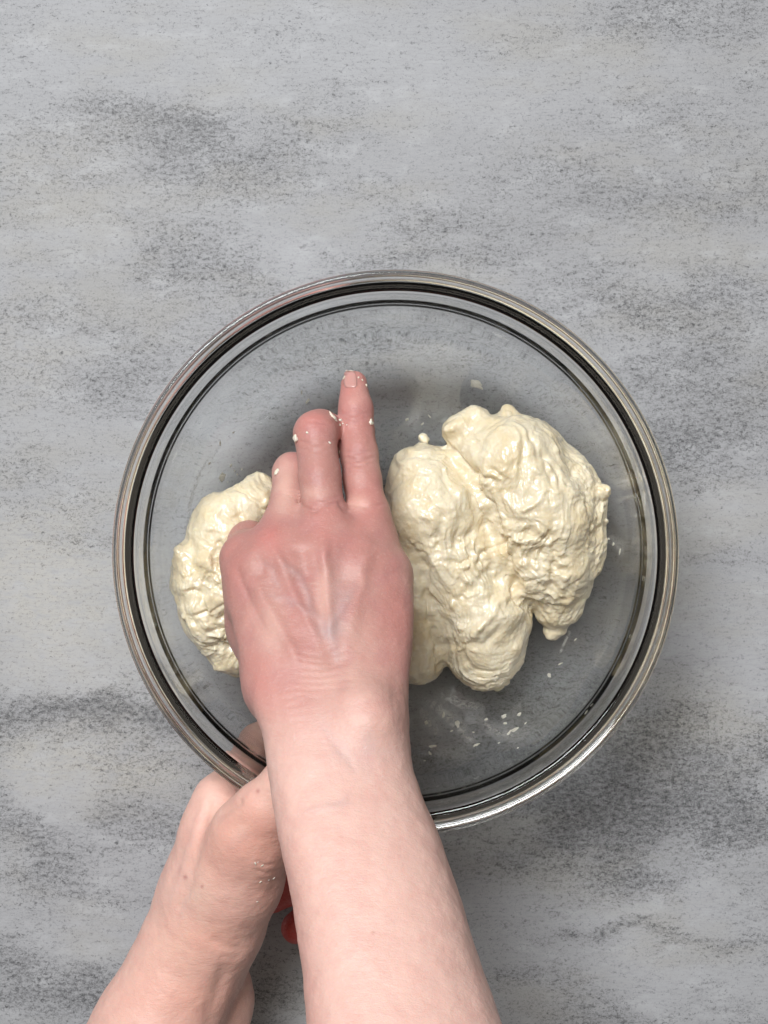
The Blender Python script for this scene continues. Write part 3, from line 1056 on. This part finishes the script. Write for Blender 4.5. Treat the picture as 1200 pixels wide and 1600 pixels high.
# nail of the little finger: a curved plate that follows the fingertip
def nail(bvh, arm, outline, name, mat, lift, thick):
    V, F = [], []
    rows = len(outline)
    cols = 9
    ok = True
    for (y, xl, xr) in outline:
        for j in range(cols):
            p, n = hit(bvh, xl + (xr - xl) * j / (cols - 1), y)
            if p is None:
                ok = False
                p, n = P(xl, y, .06), np.array([0, 0, 1.])
            edge = 1 - abs(j / (cols - 1) * 2 - 1) ** 4
            V.append(p + n * (lift * (0.2 + 0.8 * edge)))
    V = np.array(V)
    i = np.arange(rows * cols).reshape(rows, cols)
    F = np.stack([i[:-1, :-1].ravel(), i[1:, :-1].ravel(), i[1:, 1:].ravel(), i[:-1, 1:].ravel()], 1)
    base = np.array(arm.parent.location)
    me = mesh_from(name, V, F)
    o = obj(name, me, mat, arm)
    s = o.modifiers.new('thickness', 'SOLIDIFY')
    s.thickness = thick
    s.offset = 0
    return o


nl = nail(BVH_R, ARM_R, [(580, 541, 551), (583, 538, 555), (589, 537, 557), (596, 537, 558), (602, 538, 558), (606, 541, 555)], 'fingernail', M_NAIL, .00012, .0003)
nail(BVH_R, ARM_R, [(577.6, 544, 548), (578.2, 542, 551), (579.2, 540, 553), (580.2, 540, 553)], 'fingernail_edge', M_NAIL_TIP, .00030, .0003)


# ------------------------------------------------------------------ crumbs and smears
_ico = bmesh.new()
bmesh.ops.create_icosphere(_ico, subdivisions=3, radius=1)
ICO_V = np.array([v.co[:] for v in _ico.verts])
ICO_F = np.array([[v.index for v in f.verts] for f in _ico.faces])
_ico.free()


def blob(name, p, n, size, long=1.0, ang=0.0, flat=0.55, seed=0.0, film=False):
    z = np.array(n) / np.linalg.norm(n)
    t = np.array([math.cos(ang), math.sin(ang), 0.0])
    x = t - z * (t @ z)
    x /= np.linalg.norm(x)
    y = np.cross(z, x)
    v = ICO_V * (1 + 0.6 * noise3(ICO_V * 1.3 + seed)[:, None] + 0.2 * noise3(ICO_V * 3.1 + seed)[:, None])
    V = (v[:, :1] * x * size * long + v[:, 1:2] * y * size + v[:, 2:3] * z * size * flat)
    if film:                                    # a thin shred spread on the glass
        keep = (ICO_V[:, 2] > -0.05)[ICO_F].all(1)
        used = np.unique(ICO_F[keep])
        re = np.full(len(V), -1)
        re[used] = np.arange(len(used))
        me = mesh_from(name, V[used], re[ICO_F[keep]])
        o = obj(name, me, M_FILM)
        o.location = tuple(np.array(p) + z * 0.0002)
        return o
    me = mesh_from(name, V, ICO_F)
    o = obj(name, me, M_CRUMB)
    o.location = tuple(np.array(p) + z * size * flat * 0.7)
    return o


def crumbs(bvh, items, label, group, small=1.0):
    here, objs = [], []
    for i, (x, y, s, lg, a) in enumerate(items):
        if bvh is None:
            p, n = bowl_point(x, y, 0.0003)
            flat = 0.35
        else:
            p, n = hit(bvh, x, y)
            flat = 0.6
            if p is None:
                continue
        here.append((x, y, s * lg))
        o = blob('dough_crumb', p, n, s * random.uniform(.55, 1.15) * small / 3.3e3, lg * random.uniform(.8, 1.3), math.radians(a + random.uniform(-60, 60)), flat, seed=x * .37 + y * .11, film=bvh is None)
        objs.append(tag(o, label, 'crumb', group))
    H = np.array(here)
    for word, k in (('leftmost', H[:, 0].argmin()), ('rightmost', H[:, 0].argmax()), ('topmost', H[:, 1].argmin()), ('lowest', H[:, 1].argmax()), ('largest', H[:, 2].argmax())):
        if objs[k]['label'] == label:
            objs[k]['label'] = word + ' of the ' + group


one = [(None, 745, 600, 7.0, 1.5, -30, 'yellowish flat dough flake stuck alone to the glass above the right lump'),
       (None, 661, 684, 6.5, 1.2, 60, 'round white dough drop on the glass just above the left fold of the right lump'),
       ('R', 463, 685, 5.0, 1.1, 80, 'round white dough bit on the bent finger knuckle'),
       ('R', 404, 815, 7.5, 1.4, 30, 'large white dough drop at the edge of the hand by the first knuckle'),
       ('R', 520, 652, 4.0, 1.9, -60, 'thin curled dough shred on top of the bent finger'),
       ('R', 579, 660, 4.2, 1.0, 0, 'small cream dough dot on the right side of the straight finger'),
       ('R', 433, 738, 3.6, 1.5, 80, 'white dough bit on the left edge of the lowest finger'),
       (None, 346, 745, 5.5, 1.4, 80, 'cream dough flake on the glass above the left lump')]
for (w, x, y, s, lg, a, lab) in one:
    p, n = bowl_point(x, y, 0.0003) if w is None else hit(BVH_R, x, y)
    if p is None:
        continue
    tag(blob('dough_crumb', p, n, s / 3.3e3, lg, math.radians(a), 0.5, seed=x, film=w is None), lab, 'crumb')

crumbs(BVH_R, [(532, 657, 3.2, 1.6, 20), (531, 664, 2.6, 1.6, 80), (536, 662, 2.2, 1.2, 20), (542, 664, 1.8, 1, 0), (515, 692, 2.0, 1.4, 0), (531, 706, 2.4, 1.4, 60),
               (480, 676, 2.0, 1.5, 90), (538, 590, 2.4, 2.2, 85), (566, 594, 2.2, 1.6, -40), (572, 602, 2.0, 1.5, 60), (560, 590, 1.6, 1.5, 70)],
       'tiny pale dough speck stuck to the fingers of the kneading hand', 'dough specks on the fingers', 0.8)
crumbs(None, [(760, 1125, 4.0, 2.0, 70), (788, 1120, 4.5, 1.3, 40), (812, 1117, 3.6, 1.4, 40), (805, 1141, 3.8, 1.8, 30), (796, 1146, 2.6, 2.6, 40), (715, 1132, 4.2, 1.7, 50),
              (822, 1131, 2.2, 2.4, 40), (790, 1131, 3.6, 1.6, 20), (666, 1130, 3.4, 1.3, 80), (693, 1118, 2.6, 2.4, 60), (745, 1165, 3.0, 2.2, 35), (676, 1167, 2.6, 2.0, 0),
              (810, 1170, 2.2, 1.4, 40), (672, 1178, 2.2, 2.0, 70), (780, 1162, 2.0, 1.3, 0), (740, 1145, 2.2, 1.8, 20), (706, 1143, 2.6, 2.0, -10), (664, 1190, 2.0, 2.2, 20)],
       'small white dough fleck on the glass below the right lump', 'dough flecks below the right lump', 0.85)
crumbs(None, [(360, 727, 3.0, 1.1, 0), (366, 735, 2.0, 1, 0), (370, 741, 1.8, 1, 0), (377, 733, 2.6, 1.1, 0), (355, 753, 1.8, 1, 0), (305, 796, 2.8, 1.6, 60), (307, 808, 4.0, 1.2, 80),
              (343, 692, 2.8, 2.4, 60), (480, 626, 2.6, 2.6, 50), (471, 612, 1.8, 3.6, 50), (427, 735, 3.0, 1.6, 80), (326, 724, 2.4, 1.8, 60), (364, 675, 1.8, 2.2, 70), (413, 745, 1.8, 3, 80)],
       'small pale dough fleck on the glass near the left lump', 'dough flecks near the left lump', 0.75)
crumbs(None, [(863, 668, 3.6, 1.2, 0), (905, 709, 3.4, 1.3, 60), (636, 655, 2.0, 1.4, 90), (660, 662, 2.0, 2.2, 60), (671, 650, 1.6, 3, 70), (912, 935, 3.6, 1.4, 60),
              (900, 1000, 1.8, 2.4, 60), (859, 1056, 2.6, 1.8, 0), (876, 1038, 1.3, 3, 50), (960, 850, 2.4, 1.8, 30), (970, 862, 2, 2, 20),
              (952, 842, 2.0, 2.5, 40), (1015, 905, 1.6, 2.4, 80), (994, 997, 1.8, 1.8, 60), (925, 1120, 1.8, 1.6, 40), (933, 1108, 1.6, 1.4, 40), (908, 1148, 1.6, 2, 40)],
       'small pale dough fleck on the glass to the right of the right lump', 'dough flecks right of the right lump')
crumbs(BVH_L, [(403, 1347, 1.6, 2.6, 40), (410, 1352, 1.4, 2.6, 30), (399, 1349, 1.6, 1.8, 60), (407, 1378, 2.0, 2.0, 60), (420, 1375, 1.4, 2.8, 10), (428, 1372, 1.4, 2.2, 30),
               (402, 1409, 1.4, 2.0, 20)], 'tiny dried dough flake on the thumb side of the gripping hand', 'dried dough flakes on the gripping hand', 0.6)


def build_smears():
    V, F, C = [], [], []

    def patch(pts, w, cover, nseg=26, across=5):
        pts = np.array(pts, float)
        q = resample(pts, np.linalg.norm(pts[-1] - pts[0]) / nseg)
        base = len(V)
        m = len(q)
        for i in range(m):
            t = q[min(i + 1, m - 1)] - q[max(i - 1, 0)]
            t /= max(np.linalg.norm(t), 1e-6)
            nrm = np.array([-t[1], t[0]])
            e = math.sin(math.pi * (i + 0.001) / (m - 1 + 0.002)) ** 0.6
            for j in range(across):
                s = j / (across - 1) * 2 - 1
                x = q[i] + nrm * s * w * (0.5 + 0.5 * e)
                p, n = bowl_point(x[0], x[1], 0.00025)
                V.append(p)
                C.append(cover * e * (1 - abs(s) ** 1.5))
        for i in range(m - 1):
            for j in range(across - 1):
                a = base + i * across + j
                F.append((a, a + 1, a + across + 1, a + across))
    patch([(332, 705), (310, 745), (296, 790), (290, 835)], 5, .55)
    patch([(345, 690), (322, 735)], 3, .35)
    patch([(318, 790), (300, 810), (297, 840)], 9, .35)
    patch([(650, 1085), (690, 1110), (730, 1150), (742, 1170)], 14, .6)
    patch([(655, 1100), (675, 1135), (690, 1150)], 16, .5)
    patch([(680, 1078), (720, 1100), (760, 1105)], 14, .5)
    patch([(740, 1110), (770, 1140), (810, 1150), (830, 1130)], 14, .4)
    patch([(655, 1150), (690, 1175), (740, 1185)], 12, .3)
    patch([(610, 665), (625, 690), (640, 720)], 12, .2)
    patch([(648, 645), (672, 640), (668, 680)], 14, .18)
    patch([(945, 835), (965, 850), (975, 870)], 10, .35)
    patch([(893, 975), (885, 1000), (870, 1030)], 5, .4)
    patch([(465, 600), (440, 640), (420, 690)], 12, .10)
    patch([(985, 770), (990, 830), (985, 900)], 4, .25)
    patch([(995, 780), (1000, 840), (994, 910)], 2.5, .25)
    patch([(975, 940), (955, 1000), (915, 1060), (880, 1105)], 3, .22)
    patch([(965, 935), (945, 995), (905, 1052), (870, 1095)], 2, .2)
    patch([(270, 760), (255, 830), (262, 910), (290, 990)], 20, .16)
    patch([(300, 690), (280, 740), (270, 800)], 14, .14)
    patch([(300, 970), (330, 1030), (370, 1085)], 9, .14)
    patch([(520, 500), (600, 494), (690, 500)], 4, .2)
    patch([(830, 1090), (780, 1130)], 8, .18)
    me = mesh_from('dough_smear', np.array(V), np.array(F))
    a = me.attributes.new('cover', 'FLOAT', 'POINT')
    a.data.foreach_set('value', np.array(C, np.float32))
    o = obj('dough_smear', me, M_SMEAR)
    tag(o, 'thin whitish smears of dough on the inside of the bowl', 'smear', kind='stuff')


build_smears()
